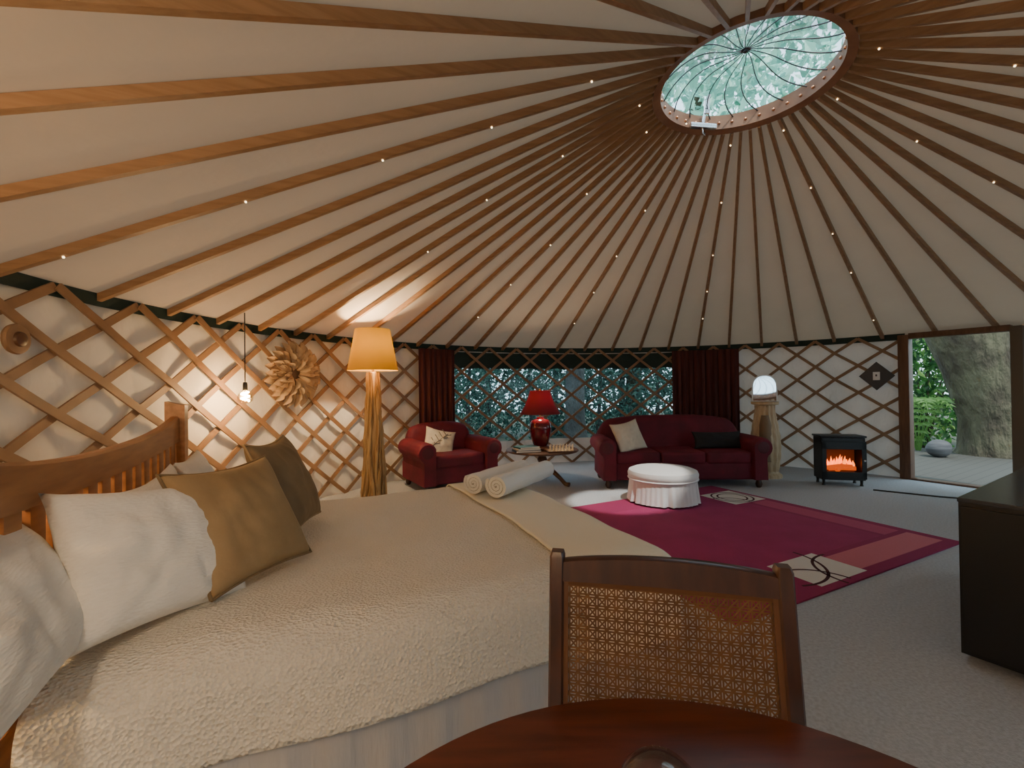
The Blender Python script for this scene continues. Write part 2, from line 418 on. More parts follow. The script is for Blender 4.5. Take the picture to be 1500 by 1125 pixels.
for i, (x, y, c, n, lab) in enumerate((
        (10.05, 11.0, (1.0, 1.0, 2.0), 2000, 'dense green bush just left of the big trunk beyond the deck'),
        (11.9, 10.6, (.9, 1.0, 2.2), 1700, 'tall green bush filling the gap right behind the big trunk'),
        (11.9, 13.6, (2.2, 1.5, 3.4), 3200, 'broad green bush farthest away behind the doorway'),
        (12.0, 7.4, (1.2, 1.2, 2.2), 800, 'green bush right of the big trunk beyond the deck'))):
    t = thing('bush', lab, 'bush', (x, y, -.25)); rnd = random.Random(80+i)
    mb = MB()
    for k in range(6):
        a = k*1.05; mb.tube([(0, 0, 0), (.3*c[0]*math.cos(a), .3*c[1]*math.sin(a), c[2]*.6), (.6*c[0]*math.cos(a), .6*c[1]*math.sin(a), c[2]*1.1)], [.035, .025, .01], 6)
    mb.build('stem', m_trunk, t)
    mb = MB(); leaves(mb, (0, 0, c[2]*.9), (c[0], c[1], c[2]), n, .19, rnd, .2); mb.build('foliage', m_leaf, t, False)
fp = thing('fern', 'arching green fern at the deck edge left of the big trunk', 'fern', (8.55, 9.5, -.2))
for k in range(13):
    a = k*2*PI/13+.3; mb = MB(); L_ = .8
    for j in range(1, 13):
        u = j/13; r = L_*u; z = .25+1.15*math.sin(u*2.2)*.9
        c = V((r*math.cos(a), r*math.sin(a), z)); sd = V((-math.sin(a), math.cos(a), 0))*.22*math.sin(u*PI)**.6; dn = V((math.cos(a)*.05, math.sin(a)*.05, -.05))
        for s_ in (1, -1):
            mb.add([c, c+sd*s_*.5+V((0, 0, .02)), c+sd*s_+dn, c+sd*s_*.5-V((0, 0, .01))+dn*.3], [(0, 1, 2, 3)])
    mb.tube([(L_*u/8*math.cos(a), L_*u/8*math.sin(a), .25*min(1, u)+1.03*math.sin(u/8*2.2)) for u in range(0, 9)], .008, 5)
    mb.build('frond', m_leaf[2], fp, False)
st = MB(); st.ball((0, 0, .17), (.21, .18, .17), 14)
for i, v in enumerate(st.v):
    q = V(v); q *= 1+.07*noise.noise(q*5); st.v[i] = (q.x, q.y, q.z)
so = st.build('boulder', m_stone); so.location = (8.15, 8.62, -.015); tag(so, 'small round grey banded boulder sitting on the deck outside the doorway', 'boulder')

# ------------------------------------------------------------------ bed
BO = V((-1.636, 1.852, 0)); BRZ = R_(25); BL, BW, BT = 2.17, .90, .70
def bw(x, y, z): return BO+V((x*math.cos(BRZ)-y*math.sin(BRZ), x*math.sin(BRZ)+y*math.cos(BRZ), z))
bed = thing('bed', 'large timber bed with slatted headboard and pale valance', 'bed', BO, BRZ)
def topz(y): return 1.195+.075*(abs(y)/.97)**2.4
mb = MB(); loops = []
for i in range(33):
    y = -.97+1.94*i/32; tz = topz(y); bz = 1.085+.03*(abs(y)/.97)**2
    loops.append([V((-.025, y, bz)), V((.02, y, bz)), V((.022, y, tz-.01)), V((.012, y, tz)), V((-.018, y, tz)), V((-.027, y, tz-.01))])
mb.loft(loops); hb = mb.build('headboard', m_head, bed, True, 30)
for s in (-1, 1):
    mb = MB(); mb.loft([[V((x, s*1.0+y, z+(dz*x if z > 1 else 0))) for x, y in ((-.05, -.045), (.05, -.045), (.05, .045), (-.05, .045))] for z, dz in ((0, 0), (.5, 0), (1.345, -.25))])
    mb.build('post', m_head, hb, False)
mb = MB(); mb.box((0, 0, .5), (.04, 1.9, .12), .008); mb.build('lower_rail', m_head, hb)
for i in range(15):
    y = -.87+1.74*i/14; mb = MB(); mb.box((0, y, .815), (.024, .084, .58), .004); mb.build('slat', m_head, hb)
for s in (-1, 1):
    MB().box((BL/2-.02, s*.86, .30), (BL-.14, .03, .14), .005).build('side_rail', m_head, bed)
MB().box((BL/2+.02, 0, .52), (BL-.1, 1.74, .28), .06, 3).build('mattress', m_matt, bed)
for x in (.5, BL-.14):
    for y in (-.8, .8): MB().box((x, y, .12), (.07, .07, .24), .006).build('leg', m_head, bed)
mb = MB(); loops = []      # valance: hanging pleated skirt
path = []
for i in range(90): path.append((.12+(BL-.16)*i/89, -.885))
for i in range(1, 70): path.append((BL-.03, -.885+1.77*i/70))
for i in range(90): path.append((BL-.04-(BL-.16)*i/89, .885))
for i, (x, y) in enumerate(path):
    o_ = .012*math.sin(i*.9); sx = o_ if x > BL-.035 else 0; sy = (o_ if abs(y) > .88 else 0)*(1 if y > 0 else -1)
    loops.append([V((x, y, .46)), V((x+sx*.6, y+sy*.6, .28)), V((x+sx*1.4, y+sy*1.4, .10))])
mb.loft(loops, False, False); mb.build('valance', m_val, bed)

def wrap(d, half, r, drop):
    s = 1 if d >= 0 else -1; d = abs(d); flat = half-r
    if d <= flat: return s*d, 0
    d -= flat
    if d < r*PI/2: t = d/r; return s*(flat+r*math.sin(t)), r*(1-math.cos(t))
    d -= r*PI/2
    return s*(half+.035*min(1, d/drop)), r+d
def drape(x0, hemz, lift, nx=90, ny=100, seed=0, wav=.018):
    mb = MB(); r = .14+lift; half = BW+.015+lift; top = BT+lift; dl = top-hemz
    maxy = half-r+r*PI/2+dl-r; endx = BL+.02+lift; maxx = endx-r+r*PI/2+dl-r
    for i in range(nx+1):
        cx = x0+(maxx-x0)*i/nx
        hx, dx = wrap(cx, endx, r, dl) if cx > 0 else (cx, 0)
        for j in range(ny+1):
            cy = -maxy+2*maxy*j/ny
            hy, dy = wrap(cy, half, r, dl)
            drop = min(dl, (dx**4+dy**4)**.25)
            rc = .10; a = (hx-(endx-rc))/rc; b = (abs(hy)-(half-rc))/rc
            if a > 0 and b > 0:
                a2, b2 = min(a, 1.1), min(b, 1.1)
                hx2 = endx-rc+rc*a2*math.sqrt(max(0, 1-b2*b2/2)); hy2 = (half-rc+rc*b2*math.sqrt(max(0, 1-a2*a2/2)))*(1 if hy > 0 else -1)
            else: hx2, hy2 = hx, hy
            k = drop/dl
            n1 = noise.noise(V((hx2*2.2, hy2*2.2, seed)))*wav+noise.noise(V((hx2*5, hy2*5, seed+4)))*wav*.4
            edge = max(0, k-.15)*(.018*math.sin((hx2*1.1+hy2*.9)*6+seed)+.016*noise.noise(V((hx2*3, hy2*3, 2))))
            z = top-drop+n1*(1-k)+.008*k*noise.noise(V((hx2*2, hy2*2, 6)))+.015*(1-(hy2/half)**2)*(1-k)
            ox = edge if dx > dy else 0; oy = (edge if dy >= dx and drop > 0 else 0)*(1 if hy > 0 else -1)
            mb.v.append((hx2+ox, hy2+oy, z))
    for i in range(nx):
        for j in range(ny):
            q = i*(ny+1)+j; mb.f.append((q, q+1, q+ny+2, q+ny+1)); mb.m.append(0)
    return mb
q = drape(.08, .405, 0, 100, 130).build('quilt', m_quilt); q.location = BO; q.rotation_euler = (0, 0, BRZ)
sm = q.modifiers.new('thick', 'SOLIDIFY'); sm.thickness = .008; sm.offset = -1
tag(q, 'cream textured cotton quilt spread over the large bed', 'quilt')
q = drape(1.66, .38, .010, 40, 130).build('throw', m_throw); q.location = BO; q.rotation_euler = (0, 0, BRZ)
sm = q.modifiers.new('thick', 'SOLIDIFY'); sm.thickness = .006; sm.offset = 1
tag(q, 'yellowish cream folded throw laid across the foot of the bed', 'throw')

def pillow(name, label, cat, c, n, up, w, h, t, mat, seed, spin=0, group=None, wr=.02, pipe=None, crease=0):
    mb = MB(); N_ = 36
    for side in (1, -1):
        b = len(mb.v)
        for i in range(N_+1):
            for j in range(N_+1):
                u = -1+2*i/N_; v = -1+2*j/N_
                x = w/2*u*(.92+.08*v*v); y = h/2*v*(.92+.08*u*u)
                th = ((1-u*u)*(1-v*v))
                z = side*t/2*(max(th, 0)**.42)
                k = max(th, 0)**.5
                z += wr*k*noise.noise(V((u*2.2+seed, v*2.2, side*2)))+wr*.6*k*noise.noise(V((u*5+seed, v*3+u*2, side*2+7)))
                if crease:
                    rr = math.hypot(u, v)+.01; an = math.atan2(v, u)
                    z += side*crease*k*(1-abs(noise.noise(V((math.cos(an)*3.2+seed, math.sin(an)*3.2, rr*1.4)))*2))*min(1, rr)
                y -= .05*h*(1-u*u)*(v > 0)*v*.6
                mb.v.append((x, y, z))
        for i in range(N_):
            for j in range(N_):
                qd = b+i*(N_+1)+j; mb.f.append((qd, qd+1, qd+N_+2, qd+N_+1)); mb.m.append(0)
    o = mb.build(name, mat, None, True, 180)
    me = o.data; bm = bmesh.new(); bm.from_mesh(me); bmesh.ops.remove_doubles(bm, verts=bm.verts, dist=1e-5); bmesh.ops.recalc_face_normals(bm, faces=bm.faces); bm.to_mesh(me); bm.free()
    o.matrix_world = frame(c, n, up) @ Matrix.Rotation(R_(spin), 4, 'Z')
    tag(o, label, cat, group)
    if pipe:
        def ed(u, v): return (w/2*u*(.92+.08*v*v), h/2*v*(.92+.08*u*u)-.05*h*(1-u*u)*(v > 0)*v*.6, 0)
        pts = [ed(-1+2*i/14, -1) for i in range(14)]+[ed(1, -1+2*i/14) for i in range(14)]+[ed(1-2*i/14, 1) for i in range(14)]+[ed(-1, 1-2*i/14) for i in range(15)]
        MB().tube(pts, .006, 8).build('piping', pipe, o)
    return o
av = V((.9063, .4226, 0)); zv = V((0, 0, 1))
pillow('pillow', 'white pillow at the far left edge, nearest the camera, leaning on the headboard', 'pillow', (-1.20, 1.04, .90), av*.84+zv*.52, zv, .62, .41, .17, m_pill, 1, 0, None, .014, None, .012)
pillow('pillow', 'plump white square pillow standing in front of the olive cushions toward the camera', 'pillow', (-1.14, 1.44, .915), V((.82, -.22, .46)), zv, .52, .45, .19, m_pill, 2, -7, None, .014, None, .014)
pillow('pillow', 'white pillow resting on the headboard behind the front white pillow', 'pillow', bw(.17, -.02, .885), av*.95+zv*.30, zv, .70, .38, .15, m_pill, 3, 0, None, .012, None, .010)
pillow('pillow', 'white pillow resting on the headboard at its far post', 'pillow', bw(.17, .66, .885), av*.95+zv*.30, zv, .54, .37, .15, m_pill, 4, 0, None, .012, None, .010)
pillow('cushion', 'olive brown velvet cushion nearest the camera on the bed', 'cushion', (-1.03, 1.71, .935), V((.80, -.24, .50)), zv, .45, .46, .18, m_olive, 5, 0, None, .012, m_olive_shade)
pillow('cushion', 'olive brown velvet cushion with shade put into its colour tucked behind the olive cushion', 'cushion', (-1.13, 2.24, .96), V((.84, .10, .38)), zv, .45, .47, .18, m_olive_shade, 6, 0, None, .012, m_olive)

def towel(c, d, L_, r, label):
    d = V(d).normalized(); side = V((0, 0, 1)).cross(d).normalized(); up = d.cross(side)
    out = []; n = 64
    for i in range(n+1):
        t = i/n; a = t*2*PI*3.1; rr = .012+(r-.012)*t; out.append((rr, a))
    loop = [(rr, a) for rr, a in out]+[(max(.004, rr-.019), a) for rr, a in reversed(out)]
    mb = MB(); loops = []
    for k in range(9):
        s = -L_/2+L_*k/8; sq = 1+.03*math.sin(k*2.3)
        loops.append([V(c)+d*s+side*(rr*sq*math.cos(a))+up*(rr*sq*.93*math.sin(a)) for rr, a in loop])
    mb.loft(loops, False)
    m_ = len(loop)
    for kk in (0, 8):
        for i in range(n):
            mb.f.append((kk*m_+i, kk*m_+i+1, kk*m_+m_-2-i, kk*m_+m_-1-i)); mb.m.append(0)
    o = mb.build('rolled_towel', m_towel); tag(o, label, 'towel', 'rolled towels on the bed')
towel((.07, 3.08, .808), (.50, .86, 0), .70, .083, 'rolled white towel nearer the camera at the foot of the bed')
towel((-.09, 3.17, .805), (.50, .86, 0), .66, .08, 'rolled white towel on the far side of the pair on the bed')

# ------------------------------------------------------------------ dining chair with cane back
cback = V((.224, .974, 0))
top_mid = V((.365, 1.098, 0)); yaw = math.atan2(-.224, .974)
ch0 = top_mid-cback*.30
chair = thing('dining_chair', 'dark wooden dining chair with woven cane back pulled up to the round table', 'chair', (ch0.x, ch0.y, 0), yaw)
def cby(z): return .20+max(0, z-.45)*.182 if z > .45 else .20+(.45-z)*.12
HWc = .260
for s in (-1, 1):
    mb = MB(); zs = [0, .2, .45, .6, .75, .9, .985, .997]
    loops = []
    for z in zs:
        c = V((s*HWc*(1 if z > .4 else .96), cby(z), z)); k = .8 if z > .99 else 1
        loops.append([c+V(o)*k for o in [(-.018, -.013, 0), (-.013, -.019, 0), (.013, -.019, 0), (.018, -.013, 0), (.018, .017, 0), (-.018, .017, 0)]])
    mb.loft(loops); mb.build('back_post', m_chair, chair)
def bar(zf0, zf1, x0, x1, th, n=21, dy=0):
    mb = MB(); loops = []
    for i in range(n):
        x = x0+(x1-x0)*i/(n-1); a, b = zf0(x), zf1(x)
        ya, yb = cby(a)+dy, cby(b)+dy
        loops.append([V((x, ya-th/2, a)), V((x, ya+th/2, a)), V((x, yb+th/2, b-.004)), V((x, yb+th/4, b)), V((x, yb-th/4, b)), V((x, yb-th/2, b-.004))])
    return mb.loft(loops)
bar(lambda x: .930+.004*math.cos(x*6), lambda x: .974+.022*max(0, math.cos(x/HWc*PI/2))**.7, -HWc, HWc, .032).build('top_rail', m_chair, chair, True, 30)
bar(lambda x: .585, lambda x: .618, -HWc, HWc, .028).build('lower_rail', m_chair, chair, True, 30)
mb = MB()
for s in (-1, 1):
    mb.sweep([(s*(HWc-.023), cby(z)-.006, z) for z in (.618, .932)], [(-.006, -.006, 0), (.006, -.006, 0), (.006, .008, 0), (-.006, .008, 0)])
for z in (.624, .928):
    mb.sweep([(-HWc+.02, cby(z)-.006, z), (HWc-.02, cby(z)-.006, z)], [(0, -.006, -.006), (0, .008, -.006), (0, .008, .006), (0, -.006, .006)])
mb.build('cane_frame', m_caned, chair, False)
mb = MB(); X0, X1, Z0, Z1 = -HWc+.029, HWc-.029, .630, .922; P = .0225
def rib(x0, z0, x1, z1, w, dy):
    d = V((x1-x0, 0, z1-z0)).normalized(); n_ = V((-d.z, 0, d.x))*w/2
    A = V((x0, cby(z0)-.004+dy, z0)); B = V((x1, cby(z1)-.004+dy, z1)); t = V((0, .0008, 0))
    vs = [A-n_-t, A+n_-t, B+n_-t, B-n_-t, A-n_+t, A+n_+t, B+n_+t, B-n_+t]
    mb.add(vs, [(0, 1, 2, 3), (7, 6, 5, 4), (0, 4, 5, 1), (1, 5, 6, 2), (2, 6, 7, 3), (3, 7, 4, 0)])
nx = int((X1-X0)/P); nz = int((Z1-Z0)/P); px_ = (X1-X0)/nx; pz_ = (Z1-Z0)/nz
for i in range(nx+1):
    x = X0+px_*i
    for e in (-.0031, .0031): rib(x+e, Z0, x+e, Z1, .0040, .0007)
for i in range(nz+1):
    z = Z0+pz_*i
    for e in (-.0031, .0031): rib(X0, z+e, X1, z+e, .0040, -.0007)
for k in range(-nz, nx+1):
    i0 = max(0, k); i1 = min(nx, k+nz)
    if i1 > i0:
        rib(X0+px_*i0, Z0+pz_*(i0-k), X0+px_*i1, Z0+pz_*(i1-k), .0036, -.002)
        rib(X1-px_*i0, Z0+pz_*(i0-k), X1-px_*i1, Z0+pz_*(i1-k), .0036, .002)
mb.build('cane_panel', m_cane, chair, False)
seat = MB().box((0, -.02, .43), (.50, .46, .05), .015).build('seat', m_chair, chair)
MB().box((0, -.02, .465), (.45, .41, .03), .012).build('seat_pad', m_cane, seat)
for s in (-1, 1):
    MB().tube([(s*.215, -.21, 0), (s*.22, -.21, .2), (s*.22, -.21, .41)], [.013, .018, .022], 10).build('front_leg', m_chair, chair)
    MB().tube([(s*.22, -.2, .2), (s*.235, .22, .2)], .01, 8).build('stretcher', m_chair, chair)

# round table
tb = thing('round_table', 'round polished dark red wooden table at the bottom of the view', 'table', (.24, .312, 0))
MB().lathe([(.001, .705), (.60, .705), (.645, .715), (.66, .73), (.66, .742), (.652, .75), (.001, .75)], 96).build('tabletop', m_table, tb, True, 30)
MB().lathe([(.07, .05), (.08, .09), (.05, .16), (.04, .3), (.06, .42), (.045, .52), (.05, .62), (.12, .69), (.16, .705)], 28).build('pedestal', m_table, tb)
for k in range(4):
    a = k*PI/2+PI/4
    MB().tube([(.04*math.cos(a), .04*math.sin(a), .16), (.14*math.cos(a), .14*math.sin(a), .12), (.22*math.cos(a), .22*math.sin(a), .05), (.29*math.cos(a), .29*math.sin(a), .02)], [.03, .028, .024, .02], 10).build('foot', m_table, tb)
gl = MB().lathe([(.035, 0), (.04, .003), (.036, .045), (.044, .08), (.052, .105), (.054, .125), (.050, .145), (.036, .160), (.015, .167), (.001, .167)], 40)
gl.lathe([(.031, .007), (.033, .045), (.040, .08), (.048, .105), (.050, .125), (.046, .142), (.033, .155), (.001, .162)], 40)
g_ = gl.build('glass_jar', m_glass); g_.location = (.19, .60, .75); tag(g_, 'clear rounded glass jar standing on the dark round table', 'jar')

# ------------------------------------------------------------------ rug
RC = V((3.94, 3.96, 0)); e1 = V((-.895, -.446, 0)); e2 = V((-.446, .895, 0)); RL, RWd = 2.95, 2.62
mb = MB()
def rpt(a, b, z): return RC+e1*a+e2*b+V((0, 0, z))
def patch(a0, a1, b0, b1, z, mi):
    mb.add([rpt(a0, b0, z), rpt(a1, b0, z), rpt(a1, b1, z), rpt(a0, b1, z)], [(0, 1, 2, 3)], mi)
mb.add([rpt(a, b, z) for z in (.001, .012) for a, b in ((0, 0), (RL, 0), (RL, RWd), (0, RWd))], [(0, 1, 2, 3), (4, 5, 6, 7), (0, 4, 5, 1), (1, 5, 6, 2), (2, 6, 7, 3), (3, 7, 4, 0)], 1)
patch(.42, RL-.42, .42, RWd-.42, .0126, 0); patch(.10, 1.45, .10, .36, .0126, 2)
patch(.10, .36, .42, 1.75, .0126, 4)
patch(1.42, 2.0, .06, .46, .0132, 3); patch(.06, .60, 1.78, 2.30, .0132, 3)
def arc(ca, cb, r, a0, a1, w=.022):
    n = 30
    for i in range(n):
        t0 = a0+(a1-a0)*i/n; t1 = a0+(a1-a0)*(i+1)/n
        mb.add([rpt(ca+(r+s*w/2)*math.cos(t), cb+(r+s*w/2)*math.sin(t), .0137) for t, s in ((t0, -1), (t0, 1), (t1, 1), (t1, -1))], [(0, 1, 2, 3)], 5)
arc(1.95, .52, .42, PI*.98, PI*1.62); arc(1.42, .04, .36, -.1, PI*.55); arc(1.98, .04, .30, PI*.5, PI)
arc(.33, 2.04, .17, 0, 2*PI); arc(.33, 2.04, .24, 0, 2*PI); arc(.6, 1.8, .3, PI*.5, PI)
tag(mb.build('rug', [m_rug, m_rugd, m_rugp, m_rugw, m_rugq, m_rugk], None, False), 'magenta rug with cream squares and looping dark lines on grey carpet', 'rug')

# ------------------------------------------------------------------ upholstery
def upholstered(name, label, cat, w, d, loc, rz_, nc, bh):
    t = thing(name, label, cat, loc, rz_); aw = .25; iw = w-2*aw+.04
    MB().box((0, .0, .235), (w-.10, d-.12, .25), .03, 3).build('base', m_maroon, t)
    for i in range(nc):
        cw = iw/nc; MB().box((-iw/2+cw*(i+.5), -.08, .415), (cw-.008, d-.24, .17), .05, 4).build('seat_cushion', m_maroon, t)
    mb = MB(); loops = []; hw = w/2-.10; n = 28
    for i in range(n+1):
        u = -1+2*i/n; x = hw*u
        tz = bh-.10*abs(u)**3
        if abs(u) > .85: tz -= ((abs(u)-.85)/.15)**2*.14
        y0, y1 = d/2-.30, d/2-.02
        l = [V((x, y0, .35))]
        for k in range(7):
            a = PI*k/6; l.append(V((x, (y0+y1)/2+.06-.115*math.cos(a), tz-.11+.11*math.sin(a))))
        l.append(V((x, y1, .2))); l.append(V((x, y0, .2)))
        loops.append(l)
    mb.loft(loops); mb.build('backrest', m_maroon, t, True, 60)
    for s in (-1, 1):
        mb = MB(); loops = []; cx = w/2-.13; prof = []
        prof += [(-.105, .12), (-.105, .5)]
        for k in range(13):
            a = PI-.3-(PI+.7)*k/12; prof.append((.02+.135*math.cos(a), .57+.125*math.sin(a)))
        prof += [(.075, .42), (.085, .12)]
        for y, sc in ((-d/2-.015, .90), (-d/2+.01, .98), (-d/2+.04, 1.0), (d/2-.25, 1.0), (d/2-.10, .97)):
            loops.append([V((s*(cx+px*sc), y, .12+(pz-.12)*(1-(1-sc)*.4))) for px, pz in prof])
        mb.loft(loops); am = mb.build('arm', m_maroon, t, True, 50)
        mb = MB(); mb.lathe([(.001, 0), (.055, .003), (.085, -.004), (.1, -.012)], 24, T=Matrix.Translation((s*(cx+.02), -d/2-.018, .56)) @ Matrix.Rotation(PI/2, 4, 'X')); mb.build('arm_scroll', m_maroon2, am)
        for y in (-d/2+.09, d/2-.12):
            MB().lathe([(.022, 0), (.035, .015), (.045, .05), (.035, .085), (.03, .12)], 16, T=Matrix.Translation((s*(w/2-.13), y, 0))).build('foot', m_darkfoot, t)
    return t
upholstered('sofa', 'maroon velvet three seat sofa with rolled arms below the window', 'sofa', 2.32, .92, (2.37, 6.62, 0), R_(-2), 3, .97)
upholstered('armchair', 'maroon velvet armchair with rolled arms beside the floor lamp', 'armchair', 1.22, .98, (-.95, 6.62, 0), R_(31), 1, .91)
def cushion(label, c, n, up, w, h, t, mat, seed, marks=None, spin=0):
    o = pillow('cushion', label, 'cushion', c, n, up, w, h, t, mat, seed, spin)
    if marks:
        mb = MB()
        for pts in marks: mb.tube([(x, y, t/2*(max(0, (1-(2*x/w)**2)*(1-(2*y/h)**2))**.42)+.003) for x, y in pts], .006, 6)
        mb.build('printed_pattern', m_print, o)
    return o
lf = [[(-.12, -.12), (-.02, 0), (.1, .13)]]+[[(-.12+.05*i, -.12+.055*i), (-.12+.05*i+s*.07, -.12+.055*i+.03*(1-s)+.03)] for i in range(1, 5) for s in (1, -1)]
cushion('cream cushion with brown leaf print propped in the maroon armchair', (-1.08, 6.62, .63), V((.40, -.80, .40)), zv, .46, .42, .14, m_cush, 11, lf, -16)
cushion('plain cream cushion leaning on the left arm of the maroon sofa', (1.66, 6.46, .70), V((.25, -.85, .40)), zv, .46, .46, .14, m_cush, 12, None, 10)
pillow('cushion', 'long black cushion lying along the right side of the maroon sofa', 'cushion', (2.98, 6.56, .62), V((0, -.9, .4)), zv, .72, .26, .13, m_black, 13)

# ottoman
ot = thing('ottoman', 'round white skirted ottoman standing on the magenta rug', 'ottoman', (1.83, 5.52, .014), R_(20))
def pleat(a, z):
    k = max(0, (.26-z)/.26); s = 0
    for j in range(6):
        dd = (a-j*PI/3+PI) % (2*PI)-PI
        s += math.exp(-(dd/.05)**2)*(-.12) + math.exp(-((abs(dd)-.11)/.05)**2)*.04
    return 1+k*(s+.05)+.008*math.sin(a*44)*(.4+k)
MB().lathe([(.405, .02), (.402, .08), (.398, .16), (.395, .24), (.395, .275)], 240, mod=pleat, cap=False).build('skirt', m_white, ot)
MB().lathe([(.38, .10), (.385, .27), (.41, .30), (.415, .34), (.40, .375), (.35, .395), (.2, .41), (.001, .414)], 64).build('cushion_top', m_white, ot)
MB().lathe([(.40, .27), (.412, .274), (.417, .282), (.412, .29), (.40, .294)], 64, cap=False).build('piping', m_white, ot)
for k in range(4):
    a = k*PI/2+.4; MB().lathe([(.02, 0), (.026, .04), (.022, .12)], 12, T=Matrix.Translation((.3*math.cos(a), .3*math.sin(a), 0))).build('foot', m_darkfoot, ot)

# side table, lamp, books, chess
sx, sy = .43, 6.62
tt = thing('side_table', 'round brown pedestal side table between armchair and sofa', 'table', (sx, sy, 0))
MB().lathe([(.001, .478), (.50, .478), (.53, .487), (.535, .497), (.525, .508), (.001, .51)], 64).build('tabletop', m_brown, tt, True, 30)
MB().lathe([(.06, .12), (.08, .16), (.05, .22), (.045, .3), (.075, .36), (.05, .42), (.14, .47), (.15, .48)], 24).build('pedestal', m_brown, tt)
for k in range(3):
    a = R_(-35+120*k)
    MB().tube([(.05*math.cos(a), .05*math.sin(a), .2), (.18*math.cos(a), .18*math.sin(a), .2), (.30*math.cos(a), .30*math.sin(a), .11), (.38*math.cos(a), .38*math.sin(a), .04), (.44*math.cos(a), .44*math.sin(a), .035)], [.035, .035, .03, .03, .035], 10).build('claw_foot', m_brown, tt)
tl = thing('table_lamp', 'red ceramic table lamp with dark red shade on the side table', 'lamp', (sx-.02, sy+.02, .51))
MB().lathe([(.001, 0), (.15, 0), (.155, .02), (.13, .045), (.10, .05)], 32).build('base', m_brown, tl, True, 30)
MB().lathe([(.09, .05), (.11, .07), (.145, .18), (.165, .30), (.16, .37), (.12, .425), (.06, .445), (.05, .47)], 40).build('body', m_redglaze, tl)
MB().lathe([(.012, .46), (.012, .84), (.018, .86), (.012, .885)], 10).build('stem', m_brass, tl)
mb = MB(); mb.lathe([(.305, .515), (.27, .56), (.22, .65), (.175, .76), (.145, .86)], 48, cap=False); so_ = mb.build('lamp_shade', m_redshade, tl)
mb = MB()
for k in range(3): mb.tube([(.012*math.cos(k*2.1), .012*math.sin(k*2.1), .85), (.145*math.cos(k*2.1), .145*math.sin(k*2.1), .85)], .004, 6)
mb.build('spider', m_brass, so_)
for i, (L1, W1, th, m_, lab) in enumerate(((.36, .26, .028, m_book[2], 'navy book at the bottom of the pile on the side table'), (.33, .24, .024, m_book[1], 'cream book in the middle of the pile on the side table'), (.31, .22, .022, m_book[0], 'teal book topmost on the side table pile'))):
    z = (.511, .540, .565)[i]
    b = thing('book', lab, 'book', (.19, 6.37, z), R_(12+i*7), 'books on the side table')
    MB().box((0, 0, th/2), (L1, W1, th), .003).build('cover', m_, b, False)
    MB().box((.006, 0, th/2), (L1-.008, W1+.004, th-.008)).build('pages', m_page, b, False)
cbx, cby_ = .66, 6.41
cb = thing('chess_board', 'wooden chess board on the right of the side table', 'chess board', (cbx, cby_, .511), R_(8))
MB().box((0, 0, .009), (.40, .40, .018), .003).build('frame', m_brown, cb, False)
mb = MB()
for i in range(8):
    for j in range(8): mb.add([(-.18+.045*(i+x), -.18+.045*(j+y), .0186) for x, y in ((0, 0), (1, 0), (1, 1), (0, 1))], [(0, 1, 2, 3)], (i+j) % 2)
mb.build('squares', [m_chessc, m_chessd], cb, False)
pc = MB().lathe([(.016, 0), (.016, .006), (.009, .014), (.006, .04), (.010, .046), (.006, .05), (.011, .06), (.009, .072), (.001, .078)], 12)
pk = None
for row in (0, 1):
    for i in range(8):
        if pk is None: pk = o = pc.build('chess_piece', m_chessc)
        else: o = pk.copy(); COL.objects.link(o)
        x, y = -.1575+.045*i, -.1575+.045*row
        a = R_(8); o.location = (cbx+x*math.cos(a)-y*math.sin(a), cby_+x*math.sin(a)+y*math.cos(a), .53)
        tag(o, 'small pale wooden chess piece lined up on the chess board', 'chess piece', 'pale chess pieces'); o.scale = (1, 1, 1.25 if row == 0 else .9)

# ------------------------------------------------------------------ lamps
fx, fy = -1.76, 5.70
fl = thing('floor_lamp', 'tall floor lamp with amber shade on a bundled twig column', 'lamp', (fx, fy, 0))
MB().lathe([(.15, 0), (.14, .05), (.125, .1), (.105, .35), (.095, .7), (.085, 1.0), (.075, 1.3), (.065, 1.62), (.03, 1.64)], 32).build('column', m_bark, fl, True, 60)
rnd = random.Random(9)
for k in range(18):
    a0 = 2*PI*k/18; tw = rnd.uniform(-.5, .5); pts = []; rs = []
    for i in range(14):
        u = i/13; R0 = .155-.085*u if u > .06 else .16; a = a0+tw*u+.14*math.sin(u*9+k)
        R0 += .008*math.sin(u*23+k*1.7)
        pts.append(((R0*.92)*math.cos(a), (R0*.92)*math.sin(a), .01+1.62*u)); rs.append((.025-.012*u)*rnd.uniform(.6, 1.3))
    MB().tube(pts, rs, 8).build('twig', m_bark, fl)
MB().lathe([(.015, 1.62), (.015, 1.8), (.024, 1.8), (.024, 1.86), (.001, 1.87)], 12).build('socket', m_brass, fl)
fsh = MB().lathe([(.31, 1.655), (.215, 2.175)], 64, cap=False).build('lamp_shade', m_shade, fl)
mb = MB()
for k in range(3): mb.tube([(.02*math.cos(k*2.1), .02*math.sin(k*2.1), 1.8), (.213*math.cos(k*2.1), .213*math.sin(k*2.1), 2.15)], .004, 6)
mb.build('harp', m_brass, fsh)
def light(name, loc, w, col, r):
    l = bpy.data.lights.new(name, 'POINT'); l.energy = w; l.color = col; l.shadow_soft_size = r
    o = bpy.data.objects.new(name, l); o.location = loc; COL.objects.link(o); return o
WARM = (1, .71, .40)
light('floor_lamp_light', (fx, fy, 1.95), 80, (1, .76, .46), .05)
light('table_lamp_light', (sx-.02, sy+.02, 1.20), 28, (1, .74, .50), .04)
light('unseen_fill_light', (-.65, -.8, 2.0), 335, (1, .76, .49), .25)  # added warm fill behind the camera, no fixture; brightens bed and roof
